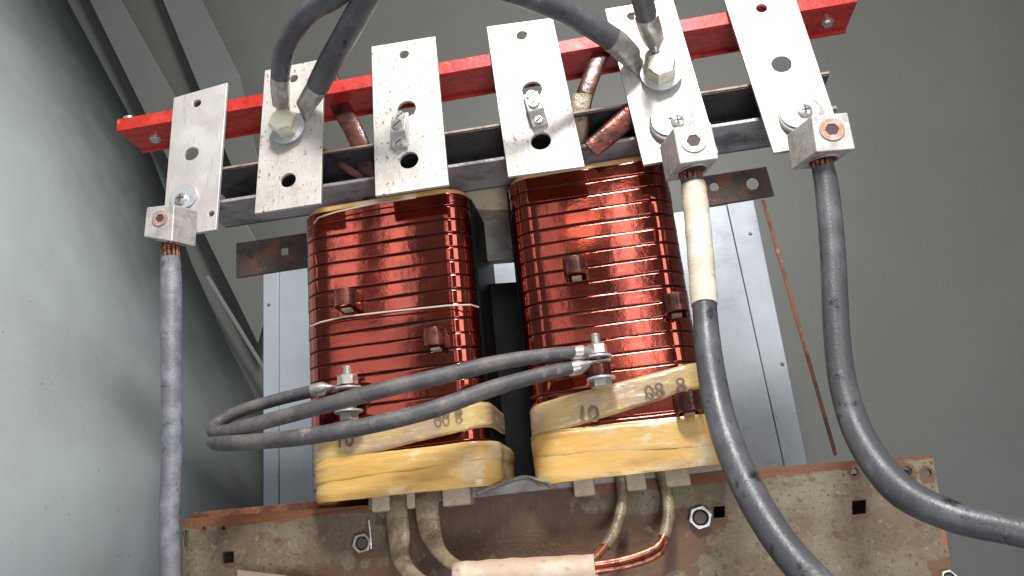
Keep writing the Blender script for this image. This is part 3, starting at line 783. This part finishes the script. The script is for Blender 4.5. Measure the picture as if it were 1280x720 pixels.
o = thing_strip('backing_strip', [(238, 641), (470, 619), (470, 640), (238, 660)], 1.155, .01, M['rust_edge'], 'rust-red strip edge showing above the left end of the rusty channel', 'steel strip')
def hexbolt_face(x, y, r, Y, label, ring=True):
    c = P(x, y, Y); rt = empty('nut', c, label, 'nut', 'nuts on the rusty channel')
    m = MB(); n = Vector((0, -1, 0)); R_ = r * Y / F
    u, v = Vector((1, 0, 0)), Vector((0, 0, 1))
    hx = [c + u * R_ * math.cos(i * math.pi / 3 + .2) + v * R_ * math.sin(i * math.pi / 3 + .2) for i in range(6)]
    holed(m, hx, [circle3(c, R_ * .66, u, v, 24)], n * .008); m.build('nut_body', M['zinc'], rt, bevel=.0008)
    m = MB(); m.cyl(c, c + n * .005, R_ * .62, 20, r2=R_ * .5); m.build('bolt_end', M['rust_dark'], rt)
hexbolt_face(875, 647, 14, Yc - .0005, 'shiny nut beside a square hole on the right of the rusty channel')
hexbolt_face(454, 679, 12.5, Yc - .0005, 'dull nut with a wire next to the taped leads on the rusty channel')
hexbolt_face(1184, 722, 9, Yc - .0005, 'nut in an orange rust patch at the right end of the channel')
m = MB(); pth, rd = pix_path([(461, 650, 1.066, 2), (463, 668, 1.064, 2), (464, 686, 1.064, 2)], 5); m.tube(pth, .0014, 8)
o = m.build('wire', M['zinc']); tag(o, 'short bare wire hanging onto the dull nut left of the taped leads', 'wire')

# ------------------------------------------------------------------ leads below
def lead(path, flat, mt, label, copper=None, name='taped_lead', group='taped leads below the coils'):
    pts, rad = pix_path(path, 8)
    r = empty(name, pts[0], label, 'lead', group)
    MB().tube(pts, rad, 16, flat=flat, up=Vector((0, 1, 0))).build('wrapping', mt, r)
    if copper:
        for cp in copper:
            p2, r2 = pix_path(cp, 8); MB().tube(p2, r2, 12).build('copper_end', M['copper'], r)
    return r
lead([(497, 600, 1.06, 13), (496, 640, 1.055, 14), (499, 670, 1.05, 14), (502, 700, 1.03, 11), (520, 722, 1.01, 9), (560, 745, .99, 9)], .28, M['lead_tape'], 'grey-brown taped flat lead dropping from the left coil, left of two')
lead([(537, 598, 1.06, 14), (534, 625, 1.05, 15), (537, 660, 1.045, 14), (550, 690, 1.02, 9), (572, 708, 1.0, 8), (610, 722, .98, 8)], .3, M['lead_tape'], 'yellow-brown taped lead dropping from the left coil, right of two')
lead([(776, 592, 1.06, 8), (778, 625, 1.055, 7), (772, 655, 1.04, 7), (757, 684, 1.02, 7)], .8, M['lead_tape'], 'thin taped lead with copper end dropping from the right coil, left of two',
     [[(760, 680, 1.022, 4.5), (745, 697, 1.005, 4.5), (728, 712, .99, 4.5)], [(752, 685, 1.03, 4), (738, 700, 1.015, 4), (724, 712, 1.0, 4)]])
lead([(826, 585, 1.06, 8), (834, 615, 1.055, 7.5), (836, 645, 1.045, 7.5), (830, 672, 1.03, 7.5)], .8, M['lead_tape'], 'thin taped lead with copper end dropping from the right coil, right of two',
     [[(832, 666, 1.032, 4.5), (820, 684, 1.02, 4.5), (785, 698, 1.01, 4.5), (740, 706, 1.0, 4.5), (715, 708, .99, 4.5)],
      [(833, 670, 1.038, 4.5), (824, 692, 1.028, 4.5), (790, 706, 1.018, 4.5), (745, 714, 1.005, 4.5), (715, 718, 1.0, 4.5)]])
# paper sleeve round the leads, bottom
m = MB()
pts = []; secs = []
for (x, y) in ((570, 722), (745, 712)):
    c = P(x, y, .985); secs.append(c)
d = (secs[1] - secs[0]).normalized(); up = Vector((0, 0, 1))
rings = []
for k in range(13):
    c = secs[0].lerp(secs[1], k / 12) + up * .002 * noise.noise(Vector((k * .7, 0, 0)))
    rings.append([c + up * math.sin(a) * (.016 + .0015 * noise.noise(Vector((k * .5, a, 1)))) + Vector((0, 1, 0)) * math.cos(a) * .020 for a in [2 * math.pi * i / 24 for i in range(24)]])
m.loft(rings, cap=False); o = m.build('paper_sleeve', M['sleeve'])
s = o.modifiers.new('t', 'SOLIDIFY'); s.thickness = .0015; s.offset = 1
tag(o, 'pale pinkish paper sleeve the leads run into at the bottom middle', 'sleeve')
m = MB(); m.prism([P(296, 712, 1.04), P(352, 719, 1.04), P(400, 728, 1.04), P(395, 800, 1.04), P(296, 800, 1.04)], (0, .004, 0)); o = m.build('paper_tag', M['sleeve'], bevel=.0008)
tag(o, 'corner of pale card at the bottom edge left of the taped leads', 'card')

# ------------------------------------------------------------------ leads above, behind the plates
def strap(path, wd, mt, label, up, name='copper_strap'):
    pts, rad = pix_path(path, 8)
    m = MB(); m.tube(pts, rad, 16, flat=.25, up=up); o = m.build(name, mt); tag(o, label, 'copper strap', 'copper straps rising from the coils'); return o
strap([(412, 95, 1.06, 11), (424, 130, 1.05, 12), (443, 165, 1.04, 12), (458, 205, 1.05, 12), (465, 250, 1.07, 12)], .02, M['strap_brown'], 'dark copper strap curving down between the second and third plates', Vector((0, 1, 0)))
strap([(380, 165, 1.03, 4), (404, 188, 1.03, 4), (430, 208, 1.035, 5), (462, 228, 1.05, 5)], .01, M['strap_brown'], 'thin dark lead slanting down behind the second plate', Vector((0, 1, 0)))
strap([(765, 40, 1.04, 10), (748, 75, 1.03, 11), (734, 110, 1.025, 11), (726, 140, 1.03, 12), (722, 200, 1.05, 12)], .02, M['strap_brown'], 'dark copper strap curving down right of the fourth plate', Vector((0, 1, 0)))
strap([(728, 118, 1.018, 12), (722, 150, 1.02, 12), (718, 195, 1.035, 11)], .02, M['lead_tape'], 'tape wrapped lower end of strap right of the fourth plate', Vector((0, 1, 0)), 'taped_strap')
strap([(830, 95, 1.006, 13), (800, 132, 1.0, 14), (770, 160, 1.0, 14), (738, 187, 1.0, 13)], .02, M['copper_tab'], 'bright copper strap slanting down toward the fifth plate', Vector((.3, 1, .5)))
strap([(905, 40, 1.14, 7), (870, 62, 1.14, 8), (840, 90, 1.14, 8), (820, 110, 1.14, 8)], .02, M['strap_brown'], 'dark strap end between the fifth and sixth plates', Vector((0, 1, 0)))

# ------------------------------------------------------------------ jumper cables and their stud bolts
def stud(x, ytop, ynut, ywash, ylow, yhead, Y, label):
    c = P(x, ynut, Y)
    r = empty('stud_bolt', P(x, yhead, Y), label, 'bolt', 'bolts through the coil tap loops')
    X = P(x, (ytop + yhead) / 2, Y).x; up = Vector((0, 0, 1))
    def pz(y): return Vector((X, Y, P(x, y, Y).z))
    m = MB(); m.cyl(pz(yhead), pz(ytop), .0055, 16)
    for k in range(7):
        a = pz(ytop) - up * (.0015 + k * .0022); m.tube([a, a - up * .0008, a - up * .0016], [.0055, .0064, .0055], 16)
    m.build('shank', M['zinc'], r)
    m = MB(); hexa(m, pz(ynut + 7), up, .0135, .013, .3); m.build('nut', M['zinc'], r, bevel=.0007)
    m = MB(); m.cyl(pz(ywash + 2), pz(ywash + 2) + up * .0025, .0185, 30); m.build('washer', M['washer'], r, bevel=.0004)
    m = MB(); m.cyl(pz(ylow), pz(ylow) + up * .0025, .0185, 30); m.build('washer', M['washer'], r, bevel=.0004)
    m = MB(); hexa(m, pz(ylow), -up, .0135, .010, .1); m.build('hex_head', M['zinc'], r, bevel=.0007)
    return pz
pr = stud(748, 417, 436, 446, 475, 484, 1.00, 'shiny bolt standing in the tap loop low on the right coil')
pl = stud(435, 458, 474, 485, 516, 522, 1.00, 'shiny bolt behind the jumper cables low on the left coil')
def jumper(path, la, lb, label):
    pts, rad = pix_path(path, 12)
    r = empty('jumper_cable', pts[0], label, 'cable', 'jumper cables looped between the coils')
    MB().tube(pts, [q * (1 + .03 * noise.noise(p * 25)) for p, q in zip(pts, rad)], 20).build('jacket', M['rubber_dusty'], r)
    for (st) in (la, lb):
        p = [P(x, y, Y) for (x, y, Y, rr, fl) in st]
        MB().tube(p, [s[3] * 1.0 / F for s in st], 20, flat=[s[4] for s in st], up=Vector((0, 0, 1))).build('lug', M['yellow_lug'], r)
    return r
jumper([(722, 441, .985, 8), (690, 443, .975, 8.5), (620, 454, .96, 10), (540, 473, .94, 10.5), (460, 492, .925, 10.5), (380, 514, .92, 10), (320, 530, .925, 9.5), (285, 539, .935, 9), (268, 540, .955, 8.5), (272, 529, .975, 8), (300, 514, .985, 8), (345, 500, .99, 8), (395, 488, .992, 8)],
       [(714, 442, .985, 9, 1), (728, 441, .985, 9.5, 1), (733, 441, .99, 9, .8), (740, 443, .995, 11, .18), (762, 447, 1.0, 12, .14)],
       [(390, 489, .992, 9, 1), (404, 486, .992, 9.5, 1), (410, 485, .994, 9, .6), (420, 485, .997, 11, .18), (445, 486, 1.0, 12, .14)],
       'upper dusty jumper cable looped between the two coils')
jumper([(718, 460, .985, 8), (690, 465, .975, 9), (620, 484, .955, 10.5), (540, 512, .93, 11), (460, 532, .915, 11), (380, 546, .91, 10.5), (320, 552, .915, 10), (285, 554, .925, 10), (268, 553, .95, 9), (275, 545, .975, 8.5), (310, 533, .99, 8), (360, 520, .995, 8), (405, 509, .995, 8)],
       [(710, 462, .985, 9, 1), (724, 459, .985, 9.5, 1), (730, 457, .99, 9, .8), (738, 454, .995, 11, .18), (762, 450, 1.0, 12, .14)],
       [(398, 510, .995, 9, 1), (412, 507, .995, 9.5, 1), (418, 508, .996, 9, .6), (425, 510, .998, 11, .18), (445, 512, 1.0, 12, .14)],
       'lower dusty jumper cable looped between the two coils')
